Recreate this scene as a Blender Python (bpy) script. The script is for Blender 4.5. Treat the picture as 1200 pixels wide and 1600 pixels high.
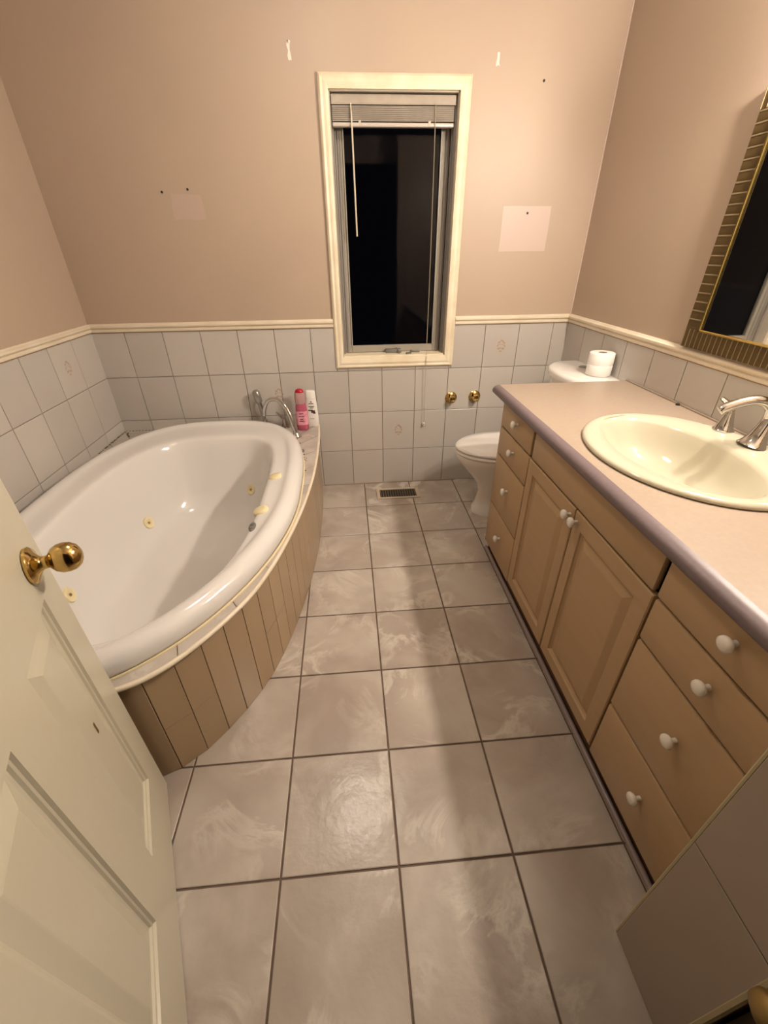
import bpy, bmesh, math, random
from mathutils import Vector, Matrix
PI = math.pi
for o in list(bpy.data.objects): bpy.data.objects.remove(o)
C = bpy.context.scene.collection
scene = bpy.context.scene
R = random.Random(7)

# ------------------------------------------------------------------ camera, world, exposure
F_PX = 662.27
yaw, pitch, roll = -0.0757, -0.5547, -0.0116
fwd = Vector((-math.sin(yaw)*math.cos(pitch), math.cos(yaw)*math.cos(pitch), math.sin(pitch)))
rt = Vector((math.cos(yaw), math.sin(yaw), 0)); up = rt.cross(fwd)
r2 = rt*math.cos(roll)+up*math.sin(roll); u2 = up*math.cos(roll)-rt*math.sin(roll)
camd = bpy.data.cameras.new('camera'); cam = bpy.data.objects.new('camera', camd); C.objects.link(cam)
camd.sensor_fit = 'VERTICAL'; camd.sensor_height = 36; camd.lens = F_PX/1600*36; camd.clip_start = .01
m = Matrix((r2, u2, -fwd)).transposed().to_4x4(); m.translation = (0.0649, -2.5898, 1.3674)
cam.matrix_world = m
scene.camera = cam
scene.view_settings.view_transform = 'Standard'; scene.view_settings.look = 'None'
scene.view_settings.gamma = 1; scene.view_settings.use_curve_mapping = False
scene.view_settings.exposure = 0.5
w = bpy.data.worlds.new('night'); scene.world = w; w.use_nodes = True
w.node_tree.nodes['Background'].inputs[0].default_value = (.0010, .0010, .0014, 1)
w.node_tree.nodes['Background'].inputs[1].default_value = 1
GLOBE_E, DOME_E = 860.0, 34.0        # emission of the vanity globes and of the ceiling dome
WARM = (1, .875, .735)

# ------------------------------------------------------------------ materials
def mat(name, col, rough=.5, metal=0, spec=.5, coat=0, noise=None, bump=None, tint=0, trans=0, ior=1.45, emit=None):
    """noise = (scale, second colour, amount, detail); bump = (scale, distance)"""
    M = bpy.data.materials.new(name); M.use_nodes = True
    nt = M.node_tree; b = nt.nodes['Principled BSDF']; N = nt.nodes.new; L = nt.links.new
    b.inputs['Base Color'].default_value = (*col, 1); b.inputs['Roughness'].default_value = rough
    b.inputs['Metallic'].default_value = metal; b.inputs['Specular IOR Level'].default_value = spec
    b.inputs['Coat Weight'].default_value = coat; b.inputs['Coat Roughness'].default_value = .08
    b.inputs['Transmission Weight'].default_value = trans; b.inputs['IOR'].default_value = ior
    if emit:
        b.inputs['Emission Color'].default_value = (*emit[0], 1); b.inputs['Emission Strength'].default_value = emit[1]
    tc = N('ShaderNodeTexCoord'); out = None
    if noise:
        n = N('ShaderNodeTexNoise'); n.inputs['Scale'].default_value = noise[0]; n.inputs['Detail'].default_value = noise[3] if len(noise) > 3 else 4
        L(tc.outputs['Object'], n.inputs['Vector'])
        rp = N('ShaderNodeMapRange'); rp.inputs[1].default_value = .35; rp.inputs[2].default_value = .7; rp.inputs[4].default_value = noise[2]
        L(n.outputs[0], rp.inputs[0])
        mx = N('ShaderNodeMix'); mx.data_type = 'RGBA'; mx.inputs[6].default_value = (*col, 1); mx.inputs[7].default_value = (*noise[1], 1)
        L(rp.outputs[0], mx.inputs[0]); out = mx.outputs[2]
    if tint:
        at = N('ShaderNodeAttribute'); at.attribute_name = 'tint'
        mr = N('ShaderNodeMapRange'); mr.inputs[3].default_value = 1-tint; mr.inputs[4].default_value = 1+tint
        L(at.outputs['Fac'], mr.inputs[0])
        vm = N('ShaderNodeVectorMath'); vm.operation = 'SCALE'
        if out: L(out, vm.inputs[0])
        else: vm.inputs[0].default_value = col
        L(mr.outputs[0], vm.inputs['Scale']); out = vm.outputs[0]
    if out: L(out, b.inputs['Base Color'])
    if bump:
        n = N('ShaderNodeTexNoise'); n.inputs['Scale'].default_value = bump[0]; n.inputs['Detail'].default_value = 3
        L(tc.outputs['Object'], n.inputs['Vector'])
        bp = N('ShaderNodeBump'); bp.inputs['Distance'].default_value = bump[1]; bp.inputs['Strength'].default_value = 1
        L(n.outputs[0], bp.inputs['Height']); L(bp.outputs[0], b.inputs['Normal'])
    return M

def marble(name, c1, c2, c3, rough, scale=3.2):
    M = bpy.data.materials.new(name); M.use_nodes = True
    nt = M.node_tree; b = nt.nodes['Principled BSDF']; N = nt.nodes.new; L = nt.links.new
    tc = N('ShaderNodeTexCoord'); at = N('ShaderNodeAttribute'); at.attribute_name = 'tint'
    sc = N('ShaderNodeVectorMath'); sc.operation = 'SCALE'; sc.inputs['Scale'].default_value = 37.0
    cb = N('ShaderNodeCombineXYZ'); L(at.outputs['Fac'], cb.inputs[0]); L(at.outputs['Fac'], cb.inputs[1]); L(at.outputs['Fac'], cb.inputs[2])
    L(cb.outputs[0], sc.inputs[0])
    ad = N('ShaderNodeVectorMath'); L(tc.outputs['Object'], ad.inputs[0]); L(sc.outputs[0], ad.inputs[1])
    n1 = N('ShaderNodeTexNoise'); n1.inputs['Scale'].default_value = scale; n1.inputs['Detail'].default_value = 5; n1.inputs['Distortion'].default_value = .6
    L(ad.outputs[0], n1.inputs['Vector'])
    r1 = N('ShaderNodeValToRGB'); e = r1.color_ramp.elements
    e[0].position = .36; e[0].color = (*c1, 1); e[1].position = .66; e[1].color = (*c2, 1)
    L(n1.outputs[0], r1.inputs[0])
    n2 = N('ShaderNodeTexNoise'); n2.inputs['Scale'].default_value = scale*1.2; n2.inputs['Detail'].default_value = 7; n2.inputs['Roughness'].default_value = .62; n2.inputs['Distortion'].default_value = .7
    L(ad.outputs[0], n2.inputs['Vector'])
    r2_ = N('ShaderNodeValToRGB'); e = r2_.color_ramp.elements
    e[0].position = .45; e[0].color = (0, 0, 0, 1); e[1].position = .495; e[1].color = (.6, .6, .6, 1)
    k = r2_.color_ramp.elements.new(.56); k.color = (0, 0, 0, 1)
    L(n2.outputs[0], r2_.inputs[0])
    n3 = N('ShaderNodeTexNoise'); n3.inputs['Scale'].default_value = scale*1.4; L(ad.outputs[0], n3.inputs['Vector'])
    g = N('ShaderNodeMapRange'); g.inputs[1].default_value = .45; g.inputs[2].default_value = .65; L(n3.outputs[0], g.inputs[0])
    mu = N('ShaderNodeMath'); mu.operation = 'MULTIPLY'; L(r2_.outputs[0], mu.inputs[0]); L(g.outputs[0], mu.inputs[1])
    mx = N('ShaderNodeMix'); mx.data_type = 'RGBA'; L(mu.outputs[0], mx.inputs[0]); L(r1.outputs[0], mx.inputs[6]); mx.inputs[7].default_value = (*c3, 1)
    L(mx.outputs[2], b.inputs['Base Color']); b.inputs['Roughness'].default_value = rough
    n4 = N('ShaderNodeTexNoise'); n4.inputs['Scale'].default_value = 26; n4.inputs['Detail'].default_value = 4; L(ad.outputs[0], n4.inputs['Vector'])
    bp = N('ShaderNodeBump'); bp.inputs['Distance'].default_value = .0012; L(n4.outputs[0], bp.inputs['Height']); L(bp.outputs[0], b.inputs['Normal'])
    return M

def wood(name, col, col2, rough):
    M = mat(name, col, rough, bump=(60, .0002))
    nt = M.node_tree; b = nt.nodes['Principled BSDF']; N = nt.nodes.new; L = nt.links.new
    tc = N('ShaderNodeTexCoord'); mp = N('ShaderNodeMapping'); mp.inputs['Scale'].default_value = (30, 2.0, 26)
    L(tc.outputs['Object'], mp.inputs[0]); n = N('ShaderNodeTexNoise'); n.inputs['Scale'].default_value = 1.6; n.inputs['Detail'].default_value = 5
    L(mp.outputs[0], n.inputs['Vector']); mx = N('ShaderNodeMix'); mx.data_type = 'RGBA'
    mx.inputs[6].default_value = (*col, 1); mx.inputs[7].default_value = (*col2, 1); L(n.outputs[0], mx.inputs[0]); L(mx.outputs[2], b.inputs['Base Color'])
    return M

PAINT = mat('beige_pink_wall_paint', (.455, .357, .272), .46, noise=(1.7, (.425, .327, .258), .7, 3), bump=(140, .0003))
PATCH = mat('unfaded_pink_paint', (.54, .43, .375), .45)
PATCH2 = mat('faint_pink_paint', (.49, .375, .31), .42)
SCUFF = mat('white_plaster_scuff', (.8, .72, .64), .7)
NAILM = mat('dark_nail_hole', (.04, .025, .02), .8)
TILE = mat('glazed_white_wall_tile', (.515, .485, .445), .24, tint=.05, noise=(3, (.495, .45, .415), .6), bump=(9, .0008))
GROUT = mat('wall_grout', (.33, .265, .21), .9, noise=(9, (.30, .21, .14), .7))
DECAL = mat('tile_decal_brown', (.42, .31, .22), .3)
FTILE = marble('mauve_marble_floor_tile', (.35, .29, .248), (.48, .425, .37), (.66, .62, .55), .24)
DTILE = marble('mauve_marble_deck_tile', (.38, .325, .285), (.50, .45, .40), (.64, .60, .55), .28, 6)
FGROUT = mat('dark_floor_grout', (.115, .075, .055), .8, noise=(14, (.2, .14, .11), .6))
TRIMW = mat('cream_rail_paint', (.74, .66, .53), .4, noise=(7, (.62, .5, .35), .5, 6))
RAILC = mat('brown_stained_caulk', (.30,.19,.10), .7)
CASING = mat('grimy_cream_casing_paint', (.80, .72, .56), .4, noise=(9, (.60, .45, .27), .45, 6))
SASH = mat('window_sash_grey', (.33, .30, .25), .4)
SASHD = mat('window_track_grey', (.26, .235, .22), .45)
GLASS = mat('window_glass', (1, 1, 1), .0, trans=1, ior=1.2)
BLIND = mat('dusty_blind_grey', (.40, .345, .285), .5, noise=(20, (.30, .25, .2), .6))
CORDM = mat('cream_cord', (.62, .54, .42), .6)
BEAD = mat('clear_bead', (.75, .68, .55), .15)
PORC = mat('white_porcelain', (.82, .79, .76), .09, coat=.3)
ACRY = mat('white_tub_acrylic', (.72, .70, .68), .12, coat=.2)
SINKM = mat('cream_porcelain', (.50, .465, .36), .1, coat=.3)
CREAM = mat('aged_cream_plastic', (.78, .68, .42), .3)
DARKH = mat('dark_hole', (.02, .018, .015), .6)
GREYP = mat('grey_plastic', (.16, .15, .14), .35)
CHROME = mat('brushed_chrome', (.62, .60, .57), .13, metal=1)
BRASS = mat('polished_brass', (.62, .44, .17), .16, metal=1, noise=(30, (.45, .29, .1), .5))
BRASSD = mat('dark_brass', (.36, .26, .12), .35, metal=1)
VENTF = mat('tan_painted_register', (.46, .38, .28), .45)
VENTD = mat('dark_brown_register_slat', (.20, .14, .07), .5)
WOOD = wood('maple_cabinet_wood', (.47, .322, .185), (.42, .285, .158), .38)
WOODD = mat('cabinet_interior_dark_brown', (.12, .065, .035), .7)  # dark brown of the carcass boards and toe kick
KNOBW = mat('white_ceramic_knob', (.82, .78, .72), .2)
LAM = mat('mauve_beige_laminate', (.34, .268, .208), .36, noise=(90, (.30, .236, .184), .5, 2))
LAME = mat('shaded_laminate_edge', (.17, .128, .135), .4, noise=(120, (.14, .105, .115), .6, 2))  # same laminate as the top, with the edge's shade put into the colour
APR = mat('tan_apron_tile', (.385, .27, .16), .25, tint=.07)
APRG = mat('brown_apron_joint', (.16, .085, .045), .8)
CAULK = mat('yellowed_caulk', (.78, .66, .42), .5)
MOLD = mat('mould_stain', (.13, .095, .06), .9)
DOORP = mat('cream_door_paint', (.50, .460, .355), .34, bump=(60, .0003))
MFRAME = mat('bronze_mirror_frame', (.105, .066, .02), .4, metal=.25, noise=(25, (.075, .045, .015), .6))
MRIB = mat('pale_bronze_rib', (.27, .20, .11), .4, metal=.2)  # ribs in a paler bronze than the frame
MLIP = mat('gold_mirror_lip', (.82, .62, .22), .18, metal=1)
MIRR = mat('mirror_silver', (.9, .9, .9), .01, metal=1)
PAPER = mat('white_tissue', (.86, .84, .80), .9)
CARD = mat('cardboard_core', (.30, .24, .18), .9)
PINKB = mat('pink_shower_gel', (.62, .13, .22), .15, trans=.25)
PINKL = mat('pink_label', (.80, .38, .45), .35, noise=(60, (.6, .15, .25), .7))
PINKC = mat('dusty_pink_cap', (.66, .40, .40), .2, trans=.3)
REDC = mat('red_cap', (.42, .008, .03), .25)
WHITEB = mat('white_bottle', (.86, .83, .78), .3)
INK = mat('dark_label_ink', (.09, .05, .05), .5)
CEILM = mat('white_ceiling_paint', (.5, .47, .43), .8)
GLOBEM = mat('lit_frosted_globe', (.9, .9, .9), .3, emit=(WARM, GLOBE_E))
DOMEM = mat('lit_frosted_dome', (.9, .9, .9), .3, emit=(WARM, DOME_E))
HALL = mat('dark_hall_floorboards', (.16, .10, .06), .5)

# ------------------------------------------------------------------ helpers
def new(): return bmesh.new()
def obj(name, bm, mats, parent=None, smooth=None, loc=None, rot=None):
    me = bpy.data.meshes.new(name); bmesh.ops.recalc_face_normals(bm, faces=bm.faces)
    bm.to_mesh(me); bm.free()
    for mm in (mats if isinstance(mats, (list, tuple)) else [mats]): me.materials.append(mm)
    if smooth:
        for p in me.polygons: p.use_smooth = True
        me.set_sharp_from_angle(angle=math.radians(smooth))
    o = bpy.data.objects.new(name, me); C.objects.link(o)
    if parent: o.parent = parent
    if loc: o.location = loc
    if rot: o.rotation_euler = rot
    return o
def tag(o, label, cat, group=None, kind=None):
    o['label'] = label; o['category'] = cat
    if group: o['group'] = group
    if kind: o['kind'] = kind
    return o
def thing(name, label, cat, loc=(0, 0, 0), rz=0, group=None):
    o = bpy.data.objects.new(name, None); C.objects.link(o); o.location = loc; o.rotation_euler = (0, 0, rz)
    o.empty_display_size = .05
    return tag(o, label, cat, group)
def structure(o): o['kind'] = 'structure'; return o
def tlayer(bm): return bm.loops.layers.float_color.get('tint') or bm.loops.layers.float_color.new('tint')
def box(bm, a, b, bev=0, mi=0, seg=1, tint=None):
    x0, y0, z0 = [min(a[i], b[i]) for i in range(3)]; x1, y1, z1 = [max(a[i], b[i]) for i in range(3)]
    v = [bm.verts.new(p) for p in ((x0,y0,z0),(x1,y0,z0),(x1,y1,z0),(x0,y1,z0),(x0,y0,z1),(x1,y0,z1),(x1,y1,z1),(x0,y1,z1))]
    fs = [bm.faces.new([v[i] for i in q]) for q in ((3,2,1,0),(4,5,6,7),(0,1,5,4),(1,2,6,5),(2,3,7,6),(3,0,4,7))]
    for f in fs: f.material_index = mi
    if bev:
        es = list({e for f in fs for e in f.edges})
        r = bmesh.ops.bevel(bm, geom=es, offset=bev, segments=seg, affect='EDGES', profile=.5)
        for f in r['faces']: f.material_index = mi
    return fs
def frame_of(d):
    d = d.normalized(); a = Vector((0, 0, 1)) if abs(d.z) < .9 else Vector((1, 0, 0))
    s = d.cross(a).normalized(); return s, d.cross(s).normalized()
def lathe(bm, prof, axis=((0,0,0),(0,0,1)), seg=24, mi=0, sx=1, cap=True):
    """prof: list of (radius, height) along axis"""
    o, d = Vector(axis[0]), Vector(axis[1]).normalized(); s, t = frame_of(d); rings = []
    for r, h in prof:
        rings.append([bm.verts.new(o+d*h+(s*math.cos(a)*sx+t*math.sin(a))*max(r, 1e-5)) for a in [2*PI*k/seg for k in range(seg)]])
    for i in range(len(rings)-1):
        for k in range(seg):
            f = bm.faces.new((rings[i][k], rings[i][(k+1)%seg], rings[i+1][(k+1)%seg], rings[i+1][k])); f.material_index = mi
    if cap:
        for rg in (rings[0], rings[-1]):
            try: f = bm.faces.new(rg); f.material_index = mi
            except ValueError: pass
def tube(bm, pts, rad, seg=12, mi=0, flat=1.0, up=None):
    pts = [Vector(p) for p in pts]; rads = rad if isinstance(rad, (list, tuple)) else [rad]*len(pts); rings = []
    prev = None
    for i, p in enumerate(pts):
        d = (pts[min(i+1, len(pts)-1)]-pts[max(i-1, 0)]).normalized()
        if prev is None: s, t = frame_of(d) if up is None else (d.cross(Vector(up)).normalized(), None)
        else: s = (prev-d*prev.dot(d)).normalized()
        t = d.cross(s).normalized(); prev = s
        rings.append([bm.verts.new(p+(s*math.cos(a)+t*math.sin(a)*flat)*rads[i]) for a in [2*PI*k/seg for k in range(seg)]])
    for i in range(len(rings)-1):
        for k in range(seg):
            f = bm.faces.new((rings[i][k], rings[i][(k+1)%seg], rings[i+1][(k+1)%seg], rings[i+1][k])); f.material_index = mi
    for rg in (rings[0], rings[-1]):
        f = bm.faces.new(rg); f.material_index = mi
def catmull(P, n=8):
    P = [Vector(p) for p in P]; out = []
    for i in range(len(P)-1):
        p0, p1, p2, p3 = P[max(i-1,0)], P[i], P[i+1], P[min(i+2,len(P)-1)]
        for k in range(n):
            t = k/n
            out.append(.5*((2*p1)+(p2-p0)*t+(2*p0-5*p1+4*p2-p3)*t*t+(3*p1-p0-3*p2+p3)*t**3))
    out.append(P[-1]); return out
def loft(bm, rings, mi=0, cap0=True, cap1=True):
    vs = [[bm.verts.new(p) for p in r] for r in rings]; n = len(vs[0])
    for i in range(len(vs)-1):
        for k in range(n):
            f = bm.faces.new((vs[i][k], vs[i][(k+1)%n], vs[i+1][(k+1)%n], vs[i+1][k])); f.material_index = mi
    if cap0: bm.faces.new(vs[0]).material_index = mi
    if cap1: bm.faces.new(vs[-1]).material_index = mi
def sgnpow(v, e): return math.copysign(abs(v)**e, v)
def sell(cx, cy, ax, ay, z, n=2.0, seg=96, quad=None):
    """super-ellipse ring; quad = exponents for (+x+y, -x+y, -x-y, +x-y)"""
    out = []
    for k in range(seg):
        a = 2*PI*k/seg; c, s = math.cos(a), math.sin(a)
        e = n if quad is None else quad[0 if (c >= 0 and s >= 0) else 1 if (c < 0 and s >= 0) else 2 if c < 0 else 3]
        out.append(Vector((cx+ax*sgnpow(c, 2/e), cy+ay*sgnpow(s, 2/e), z)))
    return out
def tile(bm, O, U, V, N, u0, u1, v0, v1, th=.006, g=.0016, b=.0014, mi=0, tint=None):
    """one wall or floor tile with a soft pillowed edge, standing th proud of the grout plane"""
    L = tlayer(bm); t = R.random() if tint is None else tint
    a0, a1, c0, c1 = u0+g, u1-g, v0+g, v1-g
    if a1-a0 < .004 or c1-c0 < .004: return
    P = lambda u, v, h: bm.verts.new(O+U*u+V*v+N*h)
    lo = [P(a0,c0,0), P(a1,c0,0), P(a1,c1,0), P(a0,c1,0)]
    md = [P(a0,c0,th-b*.6), P(a1,c0,th-b*.6), P(a1,c1,th-b*.6), P(a0,c1,th-b*.6)]
    hi = [P(a0+b,c0+b,th), P(a1-b,c0+b,th), P(a1-b,c1-b,th), P(a0+b,c1-b,th)]
    fs = [bm.faces.new(hi)]
    for i in range(4):
        j = (i+1)%4; fs += [bm.faces.new((lo[i],lo[j],md[j],md[i])), bm.faces.new((md[i],md[j],hi[j],hi[i]))]
    for f in fs:
        f.material_index = mi
        for l in f.loops: l[L] = (t, t, t, 1)
def minus(r, h):
    u0,u1,v0,v1 = r; a0,a1,b0,b1 = h
    if u1<=a0 or u0>=a1 or v1<=b0 or v0>=b1: return [r]
    out = []
    if u0 < a0: out.append((u0,a0,v0,v1))
    if u1 > a1: out.append((a1,u1,v0,v1))
    m0, m1 = max(u0,a0), min(u1,a1)
    if v0 < b0: out.append((m0,m1,v0,b0))
    if v1 > b1: out.append((m0,m1,b1,v1))
    return out
def motif(bm, O, U, V, N, u, v, s=1.0, mi=0, up_=1):
    """little flower-basket decal printed on a tile: leaf shaped flecks"""
    fl = [(-.012,.022,.009,.5),(.002,.030,.010,-.3),(.014,.020,.009,-.6),(-.018,.006,.008,1.1),(.019,.004,.008,-1.1),
          (-.010,-.010,.011,.2),(.011,-.011,.011,-.2),(0,-.024,.009,0),(-.006,.012,.005,.9),(.007,.011,.005,-.9)]
    for du, dv, r, a in fl:
        vs = []
        for k in range(8):
            t = 2*PI*k/8; x, y = r*math.cos(t), r*.5*math.sin(t)
            vs.append(bm.verts.new(O+U*(u+s*(du+x*math.cos(a)-y*math.sin(a)))+V*(v+s*up_*(dv+x*math.sin(a)+y*math.cos(a)))+N*.0064))
        bm.faces.new(vs).material_index = mi
X, Y, Z = Vector((1,0,0)), Vector((0,1,0)), Vector((0,0,1))
XL, XR, CEIL = -1.3266, 1.3583, 2.44
W0, ROWS, TOP = .2012, [0, .2474, .5023, .7557, .998], .998
T = .305

# ------------------------------------------------------------------ the room
# floor: grout bed and pillowed marble tiles
bm = new(); box(bm, (XL-.1, -2.475, -.05), (XR+.1, .15, -.004), mi=1)
O = Vector((0, 0, -.006))
ys = [0, -.3112] + [-.3112-T*k for k in range(1, 8)]; ys[-1] = -2.46
xs = [.1275+T*k for k in range(-5, 5)]
for i in range(len(ys)-1):
    for k in range(len(xs)-1):
        a, b_ = max(xs[k], XL), min(xs[k+1], XR)
        tile(bm, O, X, Y, Z, a, b_, ys[i+1], ys[i], g=.0028, b=.002)
for f in bm.faces:
    L = tlayer(bm)
floor = structure(obj('floor', bm, [FTILE, FGROUT]))
bm = new(); box(bm, (-1.6, -4.2, -.05), (2.0, -2.475, -.006))
structure(obj('floor', bm, HALL))
bm = new(); box(bm, (XL-.1, -2.6, CEIL), (XR+.1, .15, CEIL+.08)); structure(obj('ceiling', bm, CEILM))

WX0, WX1, WZ0, WZ1 = .034, .629, .835, 1.972      # window opening
# back wall
bm = new()
for a, b_ in (((XL-.1,0,0),(WX0,.14,CEIL)), ((WX1,0,0),(XR+.1,.14,CEIL)), ((WX0,0,0),(WX1,.14,WZ0)), ((WX0,0,WZ1),(WX1,.14,CEIL))): box(bm, a, b_)
bm2 = bm; O = Vector((0, -.001, 0)); NB = Vector((0,-1,0))
box(bm, (XL, -.0012, 0), (WX0-.03, 0, TOP), mi=2); box(bm, (WX1+.03, -.0012, 0), (XR, 0, TOP), mi=2); box(bm, (WX0-.03, -.0012, 0), (WX1+.03, 0, .79), mi=2)
hole = (-.006, .673, .779, 3)
for r in range(4):
    for k in range(-6, 8):
        u0, u1 = max(-.1446+W0*k, XL), min(-.1446+W0*(k+1), XR)
        if u1 <= u0: continue
        for q in minus((u0, u1, ROWS[r], ROWS[r+1]), hole):
            if q[1]-q[0] > .01 and q[3]-q[2] > .01: tile(bm, O, X, Z, NB, *q, mi=1)
for u, v in ((.966,.872),(.359,.375),(-.363,.630)): motif(bm, O, X, Z, NB, u, v, 1.1, mi=3)
def rect(bm, u0, u1, v0, v1, mi, y=-.0008, wob=0):
    vs = []
    for p, q in (((u0,v0),(u1,v0)),((u1,v0),(u1,v1)),((u1,v1),(u0,v1)),((u0,v1),(u0,v0))):
        for k in range(4):
            t = k/4; vs.append(bm.verts.new((p[0]+(q[0]-p[0])*t+R.uniform(-wob,wob), y, p[1]+(q[1]-p[1])*t+R.uniform(-wob,wob))))
    bm.faces.new(vs).material_index = mi
rect(bm, .889, 1.140, 1.352, 1.548, 4, wob=.001)
rect(bm, -.745, -.60, 1.50, 1.60, 5, wob=.004)
rect(bm, -.128, -.116, 2.060, 2.120, 6, wob=.003); rect(bm, .785, .797, 2.055, 2.095, 6, wob=.003)
for u, v in ((1.018,1.518),(-.779,1.609),(-.658,1.619),(1.010,2.009)):
    lathe(bm, [(.0055,0),(.0055,.002),(.001,.003)], ((u,0,v),(0,-1,0)), 8, mi=7)
structure(obj('wall_back', bm, [PAINT, TILE, GROUT, DECAL, PATCH, PATCH2, SCUFF, NAILM]))
# right wall
bm = new(); box(bm, (XR, -2.6, 0), (XR+.12, .15, CEIL)); box(bm, (XR-.0012, -2.303, 0), (XR, 0, TOP), mi=2)
O = Vector((XR-.001, 0, 0)); NR = Vector((-1,0,0))
for r in range(4):
    cols = [0, -.2092]+[-.2092-W0*k for k in range(1, 12)]
    for k in range(len(cols)-1):
        if cols[k+1] > -2.303-W0: tile(bm, O, Y, Z, NR, max(cols[k+1], -2.303), cols[k], ROWS[r], ROWS[r+1], mi=1)
structure(obj('wall_right', bm, [PAINT, TILE, GROUT]))
# left wall
bm = new(); box(bm, (XL-.12, -2.6, 0), (XL, .15, CEIL)); box(bm, (XL, -2.475, 0), (XL+.0012, 0, TOP), mi=2)
O = Vector((XL+.001, 0, 0)); NL = Vector((1,0,0))
for r in range(4):
    cols = [0, -.013]+[-.013-W0*k for k in range(1, 13)]; cols = [0]+cols[2:]
    for k in range(len(cols)-1):
        if cols[k+1] > -2.475-W0: tile(bm, O, Y, Z, NL, max(cols[k+1], -2.475), cols[k], ROWS[r], ROWS[r+1], mi=1)
motif(bm, O, Y, Z, NL, -.313, .880, 1.1, mi=3)
structure(obj('wall_left', bm, [PAINT, TILE, GROUT, DECAL]))
# front wall: tiled return beside the doorway, painted piece left of it and the header above
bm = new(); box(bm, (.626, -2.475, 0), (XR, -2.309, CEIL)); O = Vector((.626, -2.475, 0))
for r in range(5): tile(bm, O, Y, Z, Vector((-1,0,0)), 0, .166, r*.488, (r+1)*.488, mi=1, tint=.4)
box(bm, (.6205, -2.3125, 0), (.634, -2.303, CEIL), .003, mi=2)
box(bm, (.6185, -2.480, 0), (.630, -2.468, CEIL), .003, mi=2)
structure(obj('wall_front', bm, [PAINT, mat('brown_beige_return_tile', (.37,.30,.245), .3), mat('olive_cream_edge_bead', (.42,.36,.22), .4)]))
bm = new(); box(bm, (XL, -2.6, 0), (-.33, -2.49, CEIL)); box(bm, (-.33, -2.6, 2.08), (.626, -2.49, CEIL)); box(bm, (.655, -2.6, 0), (XR, -2.481, CEIL), mi=1)
structure(obj('wall_front', bm, [PAINT, mat('dark_jamb_wood', (.13,.095,.065), .5)]))

# chair rail: moulded profile swept along the walls
def rail(bm, p, q, N):
    prof = [(0,.998),(.012,.998),(.016,1.002),(.016,1.010),(.011,1.014),(.015,1.018),(.021,1.023),(.021,1.031),(.014,1.036),(.010,1.041),(0,1.041)]
    a = [bm.verts.new(Vector(p)+N*n+Z*z) for n, z in prof]; b_ = [bm.verts.new(Vector(q)+N*n+Z*z) for n, z in prof]
    for i in range(len(prof)-1): bm.faces.new((a[i], a[i+1], b_[i+1], b_[i]))
    bm.faces.new(a); bm.faces.new(b_)
    tube(bm, [Vector(p)+N*.0085+Z*.9965, Vector(q)+N*.0085+Z*.9965], .0022, 6, mi=1)
bm = new(); rail(bm, (XL,0,0), (-.012,0,0), NB); rail(bm, (.680,0,0), (XR,0,0), NB); structure(obj('trim_1', bm, [TRIMW, RAILC]))
bm = new(); rail(bm, (XR,0,0), (XR,-2.303,0), NR); structure(obj('trim_2', bm, [TRIMW, RAILC]))
bm = new(); rail(bm, (XL,0,0), (XL,-2.475,0), NL); structure(obj('trim_3', bm, [TRIMW, RAILC]))
# caulk bead in the far right corner of the paint, and the pencil trim on the floor along the cabinet
bm = new(); tube(bm, [(XR-.001,-.001,1.04),(XR-.001,-.001,CEIL)], .004, 8); structure(obj('trim_4', bm, PATCH, smooth=40))
bm = new(); tube(bm, [(.748,-.80,.004),(.748,-2.303,.004)], .0085, 10); structure(obj('trim_5', bm, mat('mauve_pencil_trim', (.30,.235,.23), .25), smooth=40))
bm = new(); tube(bm, [(-.142,-.006,.003),(.75,-.006,.003)], .005, 8); structure(obj('trim_6', bm, GROUT, smooth=40))

# ------------------------------------------------------------------ window
win = bpy.data.objects.new('window_1', None); C.objects.link(win); win.location = (.33, 0, .775); structure(win)
def wobj(n, bm, m_, sm=None, par=None):
    o = obj(n, bm, m_, par or win, sm)
    if par is None: o.matrix_parent_inverse = Matrix.Translation(-win.location)
    return o
prof = [(0,0),(.012,-.001),(.018,.004),(.022,.010),(.019,.020),(.022,.032),(.021,.040),(.0,.043)]   # (depth, inset from the outer edge)
def casing(bm):
    x0,x1,z0,z1 = -.010,.678,.773,2.024; rs = []
    for d, i in prof: rs.append([Vector((x0+i,-d,z0+i)),Vector((x1-i,-d,z0+i)),Vector((x1-i,-d,z1-i)),Vector((x0+i,-d,z1-i))])
    rs = rs[:-1]
    for d in (.018, -.004): rs.append([Vector((WX0+.001,-d,WZ0+.001)),Vector((WX1-.001,-d,WZ0+.001)),Vector((WX1-.001,-d,WZ1-.001)),Vector((WX0+.001,-d,WZ1-.001))])
    loft(bm, rs, cap0=False, cap1=False)
bm = new(); casing(bm); wobj('casing', bm, CASING)
bm = new()     # jamb lining and the sloping sill
for a, b_ in (((WX0,-.004,WZ0),(WX0+.006,.13,WZ1)), ((WX1-.006,-.004,WZ0),(WX1,.13,WZ1)), ((WX0,-.004,WZ1-.006),(WX1,.13,WZ1))): box(bm, a, b_)
box(bm, (WX0,-.004,WZ0),(WX1,.13,WZ0+.006), mi=3)
box(bm, (WX1-.014,.025,WZ0),(WX1-.006,.04,WZ1-.006), .001, mi=1); box(bm, (WX1-.018,.055,WZ0),(WX1-.006,.068,WZ1-.006), .001, mi=1)
box(bm, (WX0+.006,.055,WZ0),(WX0+.016,.068,WZ1-.006), .001, mi=1)
box(bm, (WX1-.0145,.030,1.085),(WX1-.0135,.036,1.115), mi=2)
wobj('jamb', bm, [mat('greyed_jamb_paint', (.50,.45,.37), .45, noise=(8,(.38,.33,.26),.6)), SASHD, DARKH, CASING])
bm = new(); gx0,gx1,gz0,gz1 = .088,.573,.880,1.90
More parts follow.
